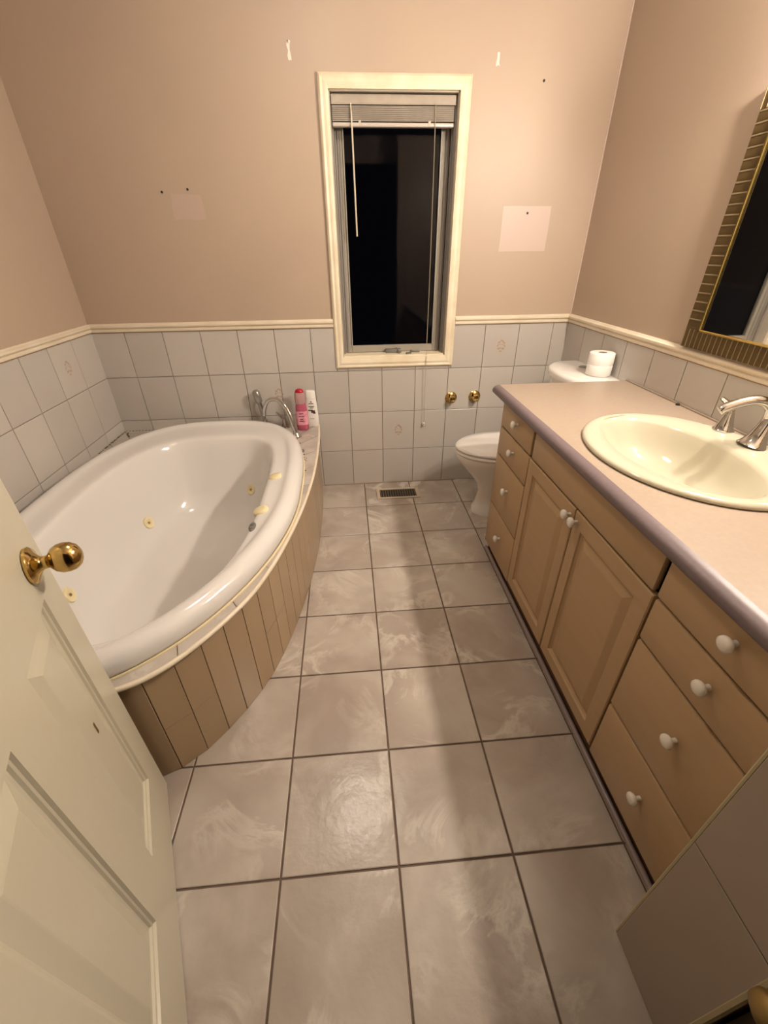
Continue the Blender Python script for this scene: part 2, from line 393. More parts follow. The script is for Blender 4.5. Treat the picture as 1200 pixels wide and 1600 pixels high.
for a, b_ in (((.050,.085,.842),(gx0,.115,1.95)), ((gx1,.085,.842),(.612,.115,1.95)), ((gx0,.085,.842),(gx1,.115,gz0)), ((gx0,.085,gz1),(gx1,.115,1.95))): box(bm, a, b_, .003)
box(bm, (gx0,.080,gz0),(gx0+.006,.09,gz1), mi=0); box(bm, (gx1-.006,.080,gz0),(gx1,.09,gz1)); box(bm, (.590,.078,.842),(.604,.086,1.95), .002, mi=1); box(bm, (.062,.078,.842),(.074,.086,1.95), .002, mi=1)
wobj('sash', bm, [SASH, SASHD])
bm = new(); box(bm, (gx0,.099,gz0),(gx1,.103,gz1)); wobj('pane', bm, GLASS)
bm = new()     # crank operator: cover with stub and worm arm
box(bm, (.285,.045,.841),(.380,.080,.862), .004, seg=2); lathe(bm, [(.009,0),(.008,.012),(.005,.02)], ((.350,.062,.852),(0,-.5,.8)), 12); tube(bm, [(.35,.055,.866),(.362,.035,.852),(.365,.02,.846)], .004, 8)
CRANK = mat('grey_crank_metal', (.22,.21,.18), .45, metal=.5); wobj('crank_operator', bm, CRANK, 40)
bm = new(); tube(bm, [(.405,.006,.843),(.430,.018,.845),(.438,.045,.852),(.450,.052,.848),(.49,.055,.846)], [.007,.007,.006,.006,.007], 8); lathe(bm, [(.007,0),(.007,.01)], ((.408,.006,.841),(0,0,1)), 10)
wobj('crank_handle', bm, CRANK, 40)

bl = thing('window_blind', 'dusty grey horizontal blind pulled up to the top of the window', 'blind', (.33, .03, 1.93))
def bobj(n, bm, m_, sm=None, par=None):
    o = obj(n, bm, m_, par or bl, sm)
    if par is None: o.matrix_parent_inverse = Matrix.Translation(-bl.location)
    return o
bm = new(); box(bm, (.044,.012,1.928),(.616,.045,1.962), .003, seg=2); box(bm, (.044,.010,1.926),(.616,.013,1.931), .001); bobj('headrail', bm, BLIND)
bm = new()
for k in range(17): box(bm, (.047,.014+.001*(k%2),1.870+k*.0032),(.610,.040,1.8718+k*.0032), mi=0)
bobj('slat_stack', bm, BLIND)
bm = new(); box(bm, (.046,.012,1.850),(.611,.042,1.866), .005, seg=3)
for x in (.165,.49): box(bm, (x,.010,1.853),(x+.012,.012,1.872), .001)
bobj('bottom_rail', bm, mat('blind_bottom_rail', (.52,.46,.41), .3), 40)
bm = new(); tube(bm, [(.132,.006,1.930),(.133,.004,1.905),(.1335,.004,1.90)], .0025, 8); tube(bm, [(.1335,.004,1.90),(.140,.003,1.425)], .0042, 6); bobj('tilt_wand', bm, CORDM, 40)
bm = new(); tube(bm, catmull([(.521,.006,1.93),(.5235,.004,1.60),(.524,.000,1.20),(.522,-.004,.87),(.518,-.028,.81),(.517,-.028,.62),(.519,-.028,.43)], 4), .0016, 6)
cd = bobj('pull_cord', bm, mat('dingy_cord', (.36,.30,.22), .7))
bm = new(); lathe(bm, [(.002,.014),(.006,.010),(.009,.0),(.008,-.008),(.004,-.013)], ((.519,-.022,.418),(0,0,1)), 14); lathe(bm, [(.003,0),(.003,.001)], ((.519,-.031,.418),(0,-1,0)), 8, mi=1)
b2 = obj('cord_bead', bm, [BEAD, DARKH], cd, 40)

# ------------------------------------------------------------------ bath surround (deck, apron, edge trim)
DECK = .44
edge = catmull([(-.143,-.001,0),(-.131,-.20,0),(-.128,-.394,0),(-.130,-.60,0),(-.139,-.80,0),(-.167,-1.063,0),(-.214,-1.325,0),(-.272,-1.526,0),(-.342,-1.662,0),(-.418,-1.769,0),(-.487,-1.835,0),(-.560,-1.872,0),(-.65,-1.897,0),(-.80,-1.93,0),(-1.05,-1.96,0),(XL+.008,-1.975,0)], 8)
def inset(P, d):
    out = []
    for i, p in enumerate(P):
        t = (P[min(i+1,len(P)-1)]-P[max(i-1,0)]).normalized(); nrm = Vector((t.y, -t.x, 0)); out.append(p+nrm*d)
    return out
sur = thing('bath_surround', 'curved bath surround with tan tiled apron and mauve tiled deck', 'bath surround', (-.7, -.9, 0))
def at(par, n, bm, m_, sm=None):
    o = obj(n, bm, m_, par, sm); o.matrix_parent_inverse = Matrix.Rotation(-par.rotation_euler.z, 4, 'Z') @ Matrix.Translation(-par.location); return o
# arc-length positions of the apron strips
inn = inset(edge, .016)
if (inn[40]-Vector((-.7,-.9,0))).length > (edge[40]-Vector((-.7,-.9,0))).length: inn = inset(edge, -.016)
SG = 1 if (inset(edge,.01)[40]-Vector((-.7,-.9,0))).length < (edge[40]-Vector((-.7,-.9,0))).length else -1
def resample(P, step, phase=0):
    out = [P[0]]; acc = -phase
    for i in range(len(P)-1):
        seg = (P[i+1]-P[i]).length; pos = 0
        while acc+(seg-pos) >= step:
            pos += step-acc; acc = 0; out.append(P[i].lerp(P[i+1], pos/seg))
        acc += seg-pos
    out.append(P[-1]); return out
strips = resample(inn, .083, .02)
bm = new(); L = tlayer(bm)
for i in range(len(strips)-1):
    a, b_ = strips[i], strips[i+1]; U = (b_-a); ln = U.length
    if ln < .01: continue
    U.normalize(); N_ = Vector((-U.y, U.x, 0)); 
    if N_.dot(a-Vector((-.7,-.9,0))) < 0: N_ = -N_
    t0 = R.random()
    if i % 5 in (1, 2): tile(bm, a-N_*.004, U, Z, N_, 0, ln, .0, .2, g=.0009, b=.001, tint=t0); tile(bm, a-N_*.004, U, Z, N_, 0, ln, .2, .427, g=.0009, b=.001, tint=t0)
    else: tile(bm, a-N_*.004, U, Z, N_, 0, ln, .0, .427, g=.0012, b=.0012, tint=t0)
bk = inset(inn, .003*SG)
for i in range(len(strips)-1):
    a, b_ = strips[i], strips[i+1]; U = (b_-a).normalized() if (b_-a).length > 1e-6 else X; N_ = Vector((-U.y, U.x, 0))
    if N_.dot(a-Vector((-.7,-.9,0))) < 0: N_ = -N_
    f = bm.faces.new([bm.verts.new(p-N_*.0032+Z*z) for p, z in ((a,0),(b_,0),(b_,.43),(a,.43))]); f.material_index = 1
at(sur, 'apron', bm, [APR, APRG])
# bath outline
TC = (-.727, -.965); TA = (.545, .915); Q4 = (3.0, 2.6, 2.3, 1.86)
poly = edge+[Vector((XL+.008, -.008, 0)), Vector((-.143, -.008, 0))]
def hit(a, s0=Vector((TC[0],TC[1],0))):
    d = Vector((math.cos(a), math.sin(a), 0)); best = None
    for i in range(len(poly)-1):
        p, q = poly[i], poly[i+1]; e = q-p; den = d.x*e.y-d.y*e.x
        if abs(den) < 1e-12: continue
        w_ = p-s0; t = (w_.x*e.y-w_.y*e.x)/den; u = (w_.x*d.y-w_.y*d.x)/den
        if t > 0 and -1e-6 <= u <= 1+1e-6 and (best is None or t < best): best = t
    return s0+d*best
def rim_at(a, grow=0):
    # polar radius of the bath outline by bisection
    c, s = math.cos(a), math.sin(a); e = Q4[0 if (c>=0 and s>=0) else 1 if (c<0 and s>=0) else 2 if c<0 else 3]
    lo, hi = 0, 2
    for _ in range(40):
        r = (lo+hi)/2
        if (abs(r*c)/(TA[0]+grow))**e+(abs(r*s)/(TA[1]+grow))**e < 1: lo = r
        else: hi = r
    return Vector((TC[0]+lo*c, TC[1]+lo*s, 0))
bm = new(); L = tlayer(bm)
cuts = sorted([math.atan2(y-TC[1], x-TC[0]) for x, y in ((-.143,-.008),(XL+.008,-.008))] +
              [math.atan2(y-TC[1], x-TC[0]) for x, y in ((-.15,-.22),(-.13,-.42),(-.13,-.62),(-.14,-.82),(-.165,-1.02),(-.2,-1.22),(-.25,-1.42),(-.32,-1.6),(-.44,-1.77),(-.6,-1.88),(-.8,-1.93),(-1.0,-1.95),(-1.2,-1.97))] +
              [math.atan2(-.008-TC[1], x-TC[0]) for x in (-.35,-.55,-.75,-.95,-1.15)] +
              [math.atan2(y-TC[1], XL-TC[0]) for y in (-.2,-.45,-.7,-1.1,-1.4,-1.7)])
for i in range(len(cuts)):
    a0 = cuts[i]; a1 = cuts[(i+1)%len(cuts)]
    if a1 < a0: a1 += 2*PI
    n = 14; t0 = R.random()
    for layer in (0, 1):
        eps = .0022 if layer == 0 else 0; zz = DECK if layer == 0 else DECK-.0022
        A, B = [], []
        for k in range(n+1):
            a = a0+eps+(a1-a0-2*eps)*k/n; pi_ = rim_at(a, -.045); po = hit(a)
            if po.x < -1.30 or po.y > -.03: pass
            A.append(bm.verts.new(pi_+Z*zz)); B.append(bm.verts.new(po+(pi_-po)*.004+Z*zz))
        for k in range(n):
            f = bm.faces.new((A[k], B[k], B[k+1], A[k+1])); f.material_index = layer
            for l in f.loops: l[L] = (t0, t0, t0, 1)
at(sur, 'deck', bm, [DTILE, GROUT])
bm = new(); pts = [p+Z*.4345 for p in inset(edge, .003*SG)]; tube(bm, pts[1:-3], .0075, 8); at(sur, 'edge_trim', bm, TRIMW, 50)
bm = new()
tube(bm, [rim_at(-1.9+(.95+1.9)*k/70, .004)+Z*(DECK+.001) for k in range(71)], .0042, 6)
at(sur, 'caulk_bead', bm, CAULK, 60)
bm = new()      # mould along the far joints
for k in range(26):
    a = math.radians(R.uniform(28, 62)); p = rim_at(a, R.uniform(.006, .02)); s = R.uniform(.003, .007)
    lathe(bm, [(s,0),(s*.8,.0012)], ((p.x,p.y,DECK+.0002),(0,0,1)), 7)
for k in range(40):
    y = -.018-R.uniform(0,.34); s = R.uniform(.003,.008); lathe(bm, [(s,0),(s*.6,.001)], ((XL+.014,y,DECK+.0002),(0,0,1)), 7)
for x in [XL+.02+.019*k for k in range(12)]:
    s = R.uniform(.003,.007); lathe(bm, [(s,0),(s*.6,.001)], ((x,-.012,DECK+.0002),(0,0,1)), 7)
tube(bm, [(XL+.045,-.05,DECK+.002),(XL+.055,-.085,DECK+.004),(XL+.075,-.11,DECK+.002)], .004, 6)
at(sur, 'mould_stains', bm, MOLD)['kind'] = 'stuff'

# ------------------------------------------------------------------ bathtub
tub = thing('bathtub', 'large white oval jetted bathtub set in the curved surround', 'bathtub', (TC[0], TC[1], DECK))
rr = []
for g, z in ((-.012,.432),(.0,.444),(.004,.462),(.001,.482),(-.010,.497),(-.026,.506),(-.044,.509),(-.058,.506), (-.068,.501)):
    rr.append(sell(TC[0], TC[1], TA[0]+g, TA[1]+g, z, quad=Q4, seg=128))
QI = (3.9, 2.6, 2.2, 2.4)
IC = (-.718, -1.03); IA = (.395, .74)
def blend(t, z):
    o = sell(TC[0], TC[1], TA[0]-.072, TA[1]-.072, 0, quad=Q4, seg=128); i = sell(IC[0], IC[1], IA[0], IA[1], 0, quad=QI, seg=128)
    return [Vector((a.x+(b_.x-a.x)*t, a.y+(b_.y-a.y)*t, z)) for a, b_ in zip(o, i)]
rr += [blend(.05,.4975), blend(.25,.4950), blend(.5,.493), blend(.75,.4915), blend(.95,.490)]
for dx, g, z in ((0,-.004,.485),(0,-.012,.472),(-.002,-.022,.44),(-.004,-.040,.38),(-.006,-.062,.30),(-.01,-.088,.22),(-.012,-.112,.165),(-.014,-.142,.128),(-.015,-.180,.108),(-.015,-.24,.098),(-.015,-.32,.095)):
    rr.append(sell(IC[0]+dx, IC[1]-.004, IA[0]+g, IA[1]+g*1.25, z, quad=QI, seg=128))
bm = new(); loft(bm, rr, cap0=False, cap1=True); at(tub, 'shell', bm, ACRY, 70)
def disc_on(par, name, p, n, prof_, m_, extra=None):
    bm = new(); lathe(bm, prof_, (p, n), 22)
    if extra: extra(bm)
    return at(par, name, bm, m_, 50)
JETS = [((-.5183,-.4408,.2255),(-.538,-.729,.423)), ((-.9966,-.6875,.193),(.896,-.217,.389)), ((-1.0273,-1.3078,.2751),(.944,.189,.27))]
for p, n in JETS:
    p, n = Vector(p), Vector(n).normalized()
    j = disc_on(tub, 'jet', p, n, [(.031,-.006),(.031,.003),(.028,.007),(.016,.0075),(.013,.0045),(.0,.0045)], CREAM)
    bm = new(); lathe(bm, [(.0065,.004),(.006,.0075),(.003,.008),(.001,.008)], (p, n), 14); o = obj('nozzle', bm, BRASSD, j, 50)
    o.matrix_parent_inverse = j.matrix_parent_inverse.copy() if 0 else Matrix.Identity(4)
for p in ((-.2990,-.828,.492),(-.3160,-1.120,.491)):
    bm = new(); lathe(bm, [(.031,-.010),(.031,.002),(.028,.006),(.018,.008),(.0,.009)], (p,(-.30,0,1)), 26); at(tub, 'air_control', bm, CREAM, 50)
bm = new(); loft(bm, [sell(-.326,-1.238,.013-g,.030-g,z,2,24) for g, z in ((0,.488),(0,.4935),(.003,.496))]); lathe(bm, [(.008,0),(.007,.004)], ((-.326,-1.226,.495),(0,0,1)), 12); lathe(bm, [(.008,0),(.007,.004)], ((-.326,-1.250,.495),(0,0,1)), 12)
at(tub, 'jet_switch', bm, GREYP, 50)

# ------------------------------------------------------------------ bath filler and hand shower
fa = thing('bath_filler', 'arched chrome bath filler with small lever at the far end of the bathtub', 'faucet', (-.262,-.215,DECK))
bm = new(); sp = catmull([(-.262,-.215,.455),(-.272,-.206,.50),(-.292,-.188,.575),(-.325,-.160,.622),(-.372,-.128,.640),(-.418,-.100,.622),(-.446,-.085,.575),(-.456,-.078,.53)], 5)
tube(bm, sp, [.0125+.002*math.cos(k/len(sp)*PI) for k in range(len(sp))], 14); at(fa, 'spout', bm, CHROME, 50)
bm = new(); lathe(bm, [(.030,0),(.030,.006),(.024,.014),(.016,.024),(.014,.03)], ((-.262,-.215,DECK),(0,0,1)), 24); at(fa, 'flange', bm, CHROME, 40)
bm = new(); lathe(bm, [(.024,0),(.024,.006),(.016,.03),(.013,.05)], ((-.345,-.055,DECK),(0,0,1)), 20); tube(bm, [(-.345,-.055,.488),(-.360,-.065,.515),(-.385,-.075,.545)], [.010,.008,.006], 10); at(fa, 'lever', bm, CHROME, 50)
hs = thing('hand_shower', 'chrome hand shower standing upright behind the bathtub rim', 'hand shower', (-.468,-.058,DECK))
bm = new(); lathe(bm, [(.024,0),(.024,.008),(.016,.03),(.013,.055)], ((-.462,-.050,DECK),(0,0,1)), 20); at(hs, 'cradle', bm, CHROME, 40)
bm = new(); tube(bm, [(-.464,-.050,.49),(-.470,-.054,.56),(-.477,-.058,.60),(-.4775,-.058,.605),(-.487,-.062,.668),(-.488,-.063,.674)], [.011,.012,.014,.021,.022,.017], 14); at(hs, 'handle', bm, mat('dull_grey_chrome', (.38,.37,.34), .3, metal=.8), 50)

# ------------------------------------------------------------------ bottles
pb = thing('shower_gel_bottle', 'pink shower gel bottle with red domed cap on the bath deck corner', 'bottle', (-.232,-.098,DECK+.001)); pb.scale = (1.22, 1.22, 1.0)
bm = new(); loft(bm, [sell(0,0,a,b_,z,2.4,28) for a,b_,z in ((.024,.016,0),(.029,.019,.006),(.0295,.0195,.03),(.028,.019,.10),(.026,.018,.145),(.023,.017,.16))]); obj('body', bm, PINKB, pb, 40)
bm = new(); loft(bm, [sell(0,0,a,b_,z,2.4,28) for a,b_,z in ((.0303,.0203,.035),(.0298,.0200,.08),(.0285,.0195,.118))], cap0=False, cap1=False)
lb = obj('label', bm, PINKL, pb, 40)
bm = new()
for zc, wd in ((.105,.010),(.088,.013),(.072,.008),(.060,.012)): box(bm, (-wd,-.0212,zc-.002),(wd,-.0200,zc+.002))
obj('lettering', bm, INK, lb)
bm = new(); loft(bm, [sell(0,0,a,b_,z,2.2,28) for a,b_,z in ((.0235,.0175,.160),(.026,.019,.165),(.026,.019,.20),(.024,.018,.222),(.0235,.0175,.226))]); cp = obj('cap', bm, PINKC, pb, 40)
bm = new(); loft(bm, [sell(0,0,a,b_,z,2,24) for a,b_,z in ((.020,.016,.224),(.020,.016,.232),(.017,.0135,.240),(.010,.008,.245),(.002,.002,.2465))]); obj('dome', bm, REDC, cp, 40)
wb = thing('shampoo_bottle', 'white bottle with dark printing behind the pink bottle', 'bottle', (-.176,-.042,DECK+.001)); wb.scale = (1.3, 1.1, 1.03)
bm = new(); loft(bm, [sell(0,0,a,b_,z,2.5,28) for a,b_,z in ((.026,.014,0),(.029,.017,.006),(.029,.017,.06),(.027,.016,.13),(.024,.015,.165))]); obj('body', bm, WHITEB, wb, 40)
bm = new(); loft(bm, [sell(0,0,a,b_,z,2.3,28) for a,b_,z in ((.024,.0155,.166),(.0245,.016,.17),(.023,.015,.205),(.020,.013,.212))]); obj('cap', bm, WHITEB, wb, 40)
bm = new()
for x0, x1, z0, z1 in ((-.010,.012,.139,.142),(-.002,.004,.148,.153),(-.012,.014,.122,.125),(-.006,.010,.113,.116),(-.014,.006,.098,.104),(-.002,.016,.086,.100),(.006,.018,.080,.088),(-.010,.010,.050,.052)):
    box(bm, (x0,-.0178,z0),(x1,-.0160,z1))
obj('lettering', bm, INK, wb)

# ------------------------------------------------------------------ floor register
vt = thing('floor_register', 'brown slotted floor register against the far wall under the window', 'vent', (.342,-.166,0))
bm = new()
for a, b_ in (((-.140,-.068,0),(-.118,.068,.006)), ((.118,-.068,0),(.140,.068,.006)), ((-.118,-.068,0),(.118,-.050,.006)), ((-.118,.050,0),(.118,.068,.006))): box(bm, a, b_, .0015)
box(bm, (-.12,-.052,.0002),(.12,.052,.001), mi=1)
obj('frame', bm, [VENTF, DARKH], vt)
bm = new()
for k in range(15): box(bm, (-.1120+k*.016-.0016,-.050,.001),(-.1120+k*.016+.0014,.050,.0050), .0004)
obj('slats', bm, VENTD, vt)
# brass valves on the wall
def valve():
    t = thing('brass_wall_post', 'x', 'wall post', (.687,-.007,.578), group='pair of brass posts on the tiled wall left of the toilet')
    bm = new(); lathe(bm, [(.030,0),(.031,.004),(.027,.009),(.018,.013),(.012,.015),(.011,.03)], ((0,0,0),(0,-1,0)), 28); obj('backplate', bm, BRASS, t, 40)
    bm = new(); lathe(bm, [(.011,.028),(.016,.032),(.018,.042),(.015,.050),(.006,.053),(.001,.053)], ((0,0,0),(0,-1,0)), 24); obj('knob', bm, BRASS, t, 50)
    t.scale = (1.2, 1.1, 1.2); return t
v1 = valve(); v1['label'] = 'round brass post on the wall tiles, the left one nearer the window'
def copy_thing(src):
    r = src.copy(); C.objects.link(r)
    for ch in list(src.children):
        c = ch.copy(); C.objects.link(c); c.parent = r
        for g in list(ch.children):
            d = g.copy(); C.objects.link(d); d.parent = c
    return r
v2 = copy_thing(v1); v2.location = (.836,-.007,.581); v2['label'] = 'round brass post on the wall tiles, the right one nearer the toilet'

# ------------------------------------------------------------------ toilet (faces -x)
TY = -.45
to = thing('toilet', 'white two-piece toilet between the vanity and the far wall', 'toilet', (.95, TY, 0))
def egg(x0, x1, hw, z, seg=64, sq=2.0, yc=.03):
    cx = x0+(x1-x0)*.52; out = []
    for k in range(seg):
        a = 2*PI*k/seg; c, s = math.cos(a), math.sin(a); ax = (x1-cx) if c > 0 else (cx-x0)
        e = (2.6 if c > 0 else sq); out.append(Vector((cx+ax*sgnpow(c,2/e)-.95, yc+hw*sgnpow(s,2/e), z)))
    return out
bm = new(); loft(bm, [egg(.765,1.20,.105,0,sq=2.3), egg(.765,1.20,.105,.03,sq=2.3), egg(.785,1.19,.098,.06,sq=2.3), egg(.795,1.19,.098,.14), egg(.775,1.20,.110,.20), egg(.735,1.21,.135,.255), egg(.690,1.22,.160,.305), egg(.655,1.22,.178,.345), egg(.640,1.22,.184,.37), egg(.638,1.22,.185,.388), egg(.645,1.215,.180,.393)])
obj('bowl', bm, PORC, to, 50)
bm = new(); loft(bm, [egg(.642,1.17,.182,.3945), egg(.637,1.17,.186,.398), egg(.637,1.17,.186,.408), egg(.642,1.17,.182,.412)]); obj('seat', bm, PORC, to, 50)
bm = new(); loft(bm, [egg(.640,1.165,.183,.4165), egg(.636,1.165,.186,.420), egg(.637,1.165,.186,.427), egg(.648,1.160,.178,.434), egg(.70,1.13,.14,.439), egg(.78,1.06,.08,.441)]); obj('lid', bm, PORC, to, 60)
def tankring(x0, x1, hw, z, cx=1.27, seg=64):
    out = []
    for k in range(seg):
        a = 2*PI*k/seg; c, sn = math.cos(a), math.sin(a); e = 9 if c > 0 else 2.3
        out.append(Vector((cx-.95+(x1-cx if c > 0 else cx-x0)*sgnpow(c, 2/e), hw*sgnpow(sn, 2/e), z)))
    return out
bm = new(); loft(bm, [tankring(1.165,1.345,.19,.41), tankring(1.16,1.348,.20,.43), tankring(1.140,1.350,.222,.70), tankring(1.135,1.350,.226,.785)]); obj('tank', bm, PORC, to, 40)
bm = new(); loft(bm, [tankring(1.130,1.350,.230,.787), tankring(1.118,1.352,.238,.793), tankring(1.116,1.352,.240,.812), tankring(1.121,1.350,.236,.824), tankring(1.138,1.34,.222,.830)]); ld = obj('tank_lid', bm, PORC, to, 50)
bm = new(); lathe(bm, [(.024,0),(.024,.003),(.021,.005),(.019,.0035),(.001,.0035)], ((1.297-.95,.070,.829),(0,0,1)), 24); obj('flush_button', bm, CRANK, ld, 40)
bm = new(); lathe(bm, [(.020,0),(.054,0),(.0575,.003),(.0575,.050),(.0570,.051),(.0575,.052),(.0575,.102),(.054,.105),(.021,.105),(.020,.103),(.020,0)], ((0,0,0),(0,0,1)), 32, cap=False)
lathe(bm, [(.0205,.001),(.0205,.104),(.0195,.104),(.0195,.001)], ((0,0,0),(0,0,1)), 24, mi=1, cap=False)
tag(obj('toilet_paper_roll', bm, [PAPER, CARD], None, 50, loc=(1.285,-.545,.8315)), 'white toilet paper roll standing on the toilet tank lid', 'toilet paper')

# ------------------------------------------------------------------ vanity cabinet
CX = .735
va = thing('vanity_cabinet', 'long maple vanity cabinet with white round knobs along the right wall', 'cabinet', (1.05,-1.55,0))
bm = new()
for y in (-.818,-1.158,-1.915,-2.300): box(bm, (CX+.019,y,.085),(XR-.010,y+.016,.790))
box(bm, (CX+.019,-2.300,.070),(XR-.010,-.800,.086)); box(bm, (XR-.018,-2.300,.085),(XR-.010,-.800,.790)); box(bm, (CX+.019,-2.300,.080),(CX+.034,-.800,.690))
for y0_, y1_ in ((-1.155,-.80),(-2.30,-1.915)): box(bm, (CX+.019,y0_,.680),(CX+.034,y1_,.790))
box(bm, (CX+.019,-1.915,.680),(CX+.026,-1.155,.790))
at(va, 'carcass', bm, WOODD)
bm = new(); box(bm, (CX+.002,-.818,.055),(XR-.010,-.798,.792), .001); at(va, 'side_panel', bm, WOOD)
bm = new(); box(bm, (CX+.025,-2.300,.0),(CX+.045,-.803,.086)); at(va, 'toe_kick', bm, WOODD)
def knob_on(par, y, z):
    bm = new(); lathe(bm, [(.0065,-.001),(.006,.010),(.0075,.013),(.0145,.016),(.0165,.020),(.0155,.0255),(.010,.029),(.001,.030)], ((CX,y,z),(-1,0,0)), 22)
    o = obj('knob', bm, KNOBW, par, 50); return o
def front(name, y0, y1, z0, z1, knob=None):
    bm = new(); box(bm, (CX,y1+.0018,z0+.0015),(CX+.018,y0-.0018,z1-.0015), .006, seg=2)
    o = at(va, name, bm, WOOD, 35)
    if knob: knob_on(o, *knob)
    return o
for (a, b_) in ((-.800,-1.150),(-1.920,-2.298)):
    kc = (a+b_)/2 if a > -1 else -2.118
    kc = -.992 if a > -1 else kc
    for z0, z1, kz in ((.688,.795,.757),(.557,.685,.632),(.298,.554,.447),(.058,.295,.192)):
        front('drawer_front', a, b_, z0, z1, (kc, kz))
front('false_front', -1.163, -1.908, .688, .795)
def door(y0, y1, z0, z1, ky):
    """cabinet door: mitred frame, routed channel and raised centre field"""
    yc, zc = (y0+y1)/2, (z0+z1)/2; hy, hz = abs(y1-y0)/2-.0018, (z1-z0)/2-.0015; bm = new(); rs = []
    for ins, dep in ((0,.018),(0,.003),(.003,0),(.048,0),(.051,.005),(.058,.010),(.063,.010),(.084,.002),(.088,.001)):
        a, b_ = hy-ins, hz-ins; rs.append([Vector((CX+dep, yc+sy*a, zc+sz*b_)) for sy, sz in ((-1,-1),(1,-1),(1,1),(-1,1))])
    loft(bm, rs); o = at(va, 'door', bm, WOOD); knob_on(o, ky, .653); return o
door(-1.153, -1.531, .070, .685, -1.510); door(-1.534, -1.917, .070, .685, -1.556)

ct = thing('countertop', 'mauve beige laminate vanity countertop with a rounded edge coloured as in shade', 'countertop', (1.03,-1.5,.80))
SC = (1.050,-1.495); SA = (.269,.334)
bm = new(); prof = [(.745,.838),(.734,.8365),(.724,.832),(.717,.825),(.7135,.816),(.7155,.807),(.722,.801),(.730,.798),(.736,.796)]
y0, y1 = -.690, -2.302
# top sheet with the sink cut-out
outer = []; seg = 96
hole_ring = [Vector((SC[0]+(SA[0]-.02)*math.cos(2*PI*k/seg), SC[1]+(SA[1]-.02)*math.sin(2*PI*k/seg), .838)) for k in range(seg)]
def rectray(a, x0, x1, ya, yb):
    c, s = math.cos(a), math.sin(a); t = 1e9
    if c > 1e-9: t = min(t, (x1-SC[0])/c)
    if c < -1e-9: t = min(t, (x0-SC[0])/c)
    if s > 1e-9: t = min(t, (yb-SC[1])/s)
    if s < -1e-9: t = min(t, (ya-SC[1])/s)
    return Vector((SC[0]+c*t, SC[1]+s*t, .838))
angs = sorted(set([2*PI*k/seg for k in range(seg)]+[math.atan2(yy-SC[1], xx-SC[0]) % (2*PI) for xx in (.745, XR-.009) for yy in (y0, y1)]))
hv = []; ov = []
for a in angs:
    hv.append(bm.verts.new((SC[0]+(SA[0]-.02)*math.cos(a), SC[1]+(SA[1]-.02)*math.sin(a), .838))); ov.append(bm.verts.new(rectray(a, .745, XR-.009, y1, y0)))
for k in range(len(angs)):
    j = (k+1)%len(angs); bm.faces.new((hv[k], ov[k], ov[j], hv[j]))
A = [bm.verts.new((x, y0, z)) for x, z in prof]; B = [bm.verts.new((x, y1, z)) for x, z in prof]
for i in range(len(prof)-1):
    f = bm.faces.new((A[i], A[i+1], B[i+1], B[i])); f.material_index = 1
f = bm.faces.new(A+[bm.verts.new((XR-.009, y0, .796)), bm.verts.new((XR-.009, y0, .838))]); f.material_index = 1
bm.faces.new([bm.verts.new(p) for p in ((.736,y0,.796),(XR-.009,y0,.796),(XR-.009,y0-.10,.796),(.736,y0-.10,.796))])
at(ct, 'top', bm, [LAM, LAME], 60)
bm = new(); tube(bm, [(XR-.012,y0,.840),(XR-.012,y1,.840)], .004, 6); at(ct, 'caulk_bead', bm, CAULK if 0 else GROUT, 60)
bm = new(); lathe(bm, [(.008,0),(.007,.006),(.002,.009)], ((1.338,-1.058,.838),(0,0,1)), 10); tag(obj('rubber_plug', bm, DARKH, None, 40), 'tiny dark plug at the back of the countertop against the tiles', 'plug')

# ------------------------------------------------------------------ sink and faucet
sk = thing('sink', 'cream oval drop-in sink in the vanity countertop', 'sink', (SC[0],SC[1],.838))
rs = []
for g, z in ((-.006,.8385),(.0,.841),(.0,.846),(-.006,.852),(-.016,.8545),(-.030,.853)): rs.append(sell(SC[0],SC[1],SA[0]+g,SA[1]+g,z,2.0,96))
BC = (1.022,-1.490); BA = (.168,.289)
rs += [sell(BC[0]+.004,BC[1],BA[0]+.010,BA[1]+.010,.852,2.05,96)]
for dx, g, z in ((0,0,.848),(0,-.006,.838),(.001,-.016,.81),(.004,-.032,.775),(.008,-.055,.745),(.012,-.085,.725),(.016,-.115,.714),(.02,-.14,.709)):
    rs.append(sell(BC[0]+dx,BC[1],BA[0]+g,BA[1]+g*1.55,z,2.05,96))
bm = new(); loft(bm, rs, cap0=False); at(sk, 'basin', bm, SINKM, 70)
bm = new(); lathe(bm, [(.022,0),(.022,.003),(.018,.004),(.014,.001),(.001,.001)], ((BC[0]+.02,BC[1],.709),(0,0,1)), 24); at(sk, 'drain', bm, CHROME, 40)
sf = thing('sink_faucet', 'chrome widespread faucet with a curved spout behind the sink basin', 'faucet', (1.266,-1.49,.853))
pts = catmull([(1.264,-1.49,.852),(1.268,-1.49,.868),(1.276,-1.49,.900),(1.281,-1.49,.935),(1.274,-1.488,.966),(1.252,-1.482,.984),(1.222,-1.474,.988),(1.190,-1.464,.978),(1.162,-1.455,.962),(1.150,-1.451,.952)], 5)
def rad(k, n):
    t = k/(n-1)
    prof_ = [(0,.044),(.07,.037),(.16,.027),(.26,.021),(.36,.018),(.6,.0165),(.8,.0165),(.92,.017),(1,.0155)]
    for i in range(len(prof_)-1):
        if prof_[i][0] <= t <= prof_[i+1][0]+1e-9:
            u = (t-prof_[i][0])/(prof_[i+1][0]-prof_[i][0]); return prof_[i][1]+(prof_[i+1][1]-prof_[i][1])*u
bm = new(); tube(bm, pts, [rad(k, len(pts)) for k in range(len(pts))], 20, flat=.86); at(sf, 'spout', bm, CHROME, 50)
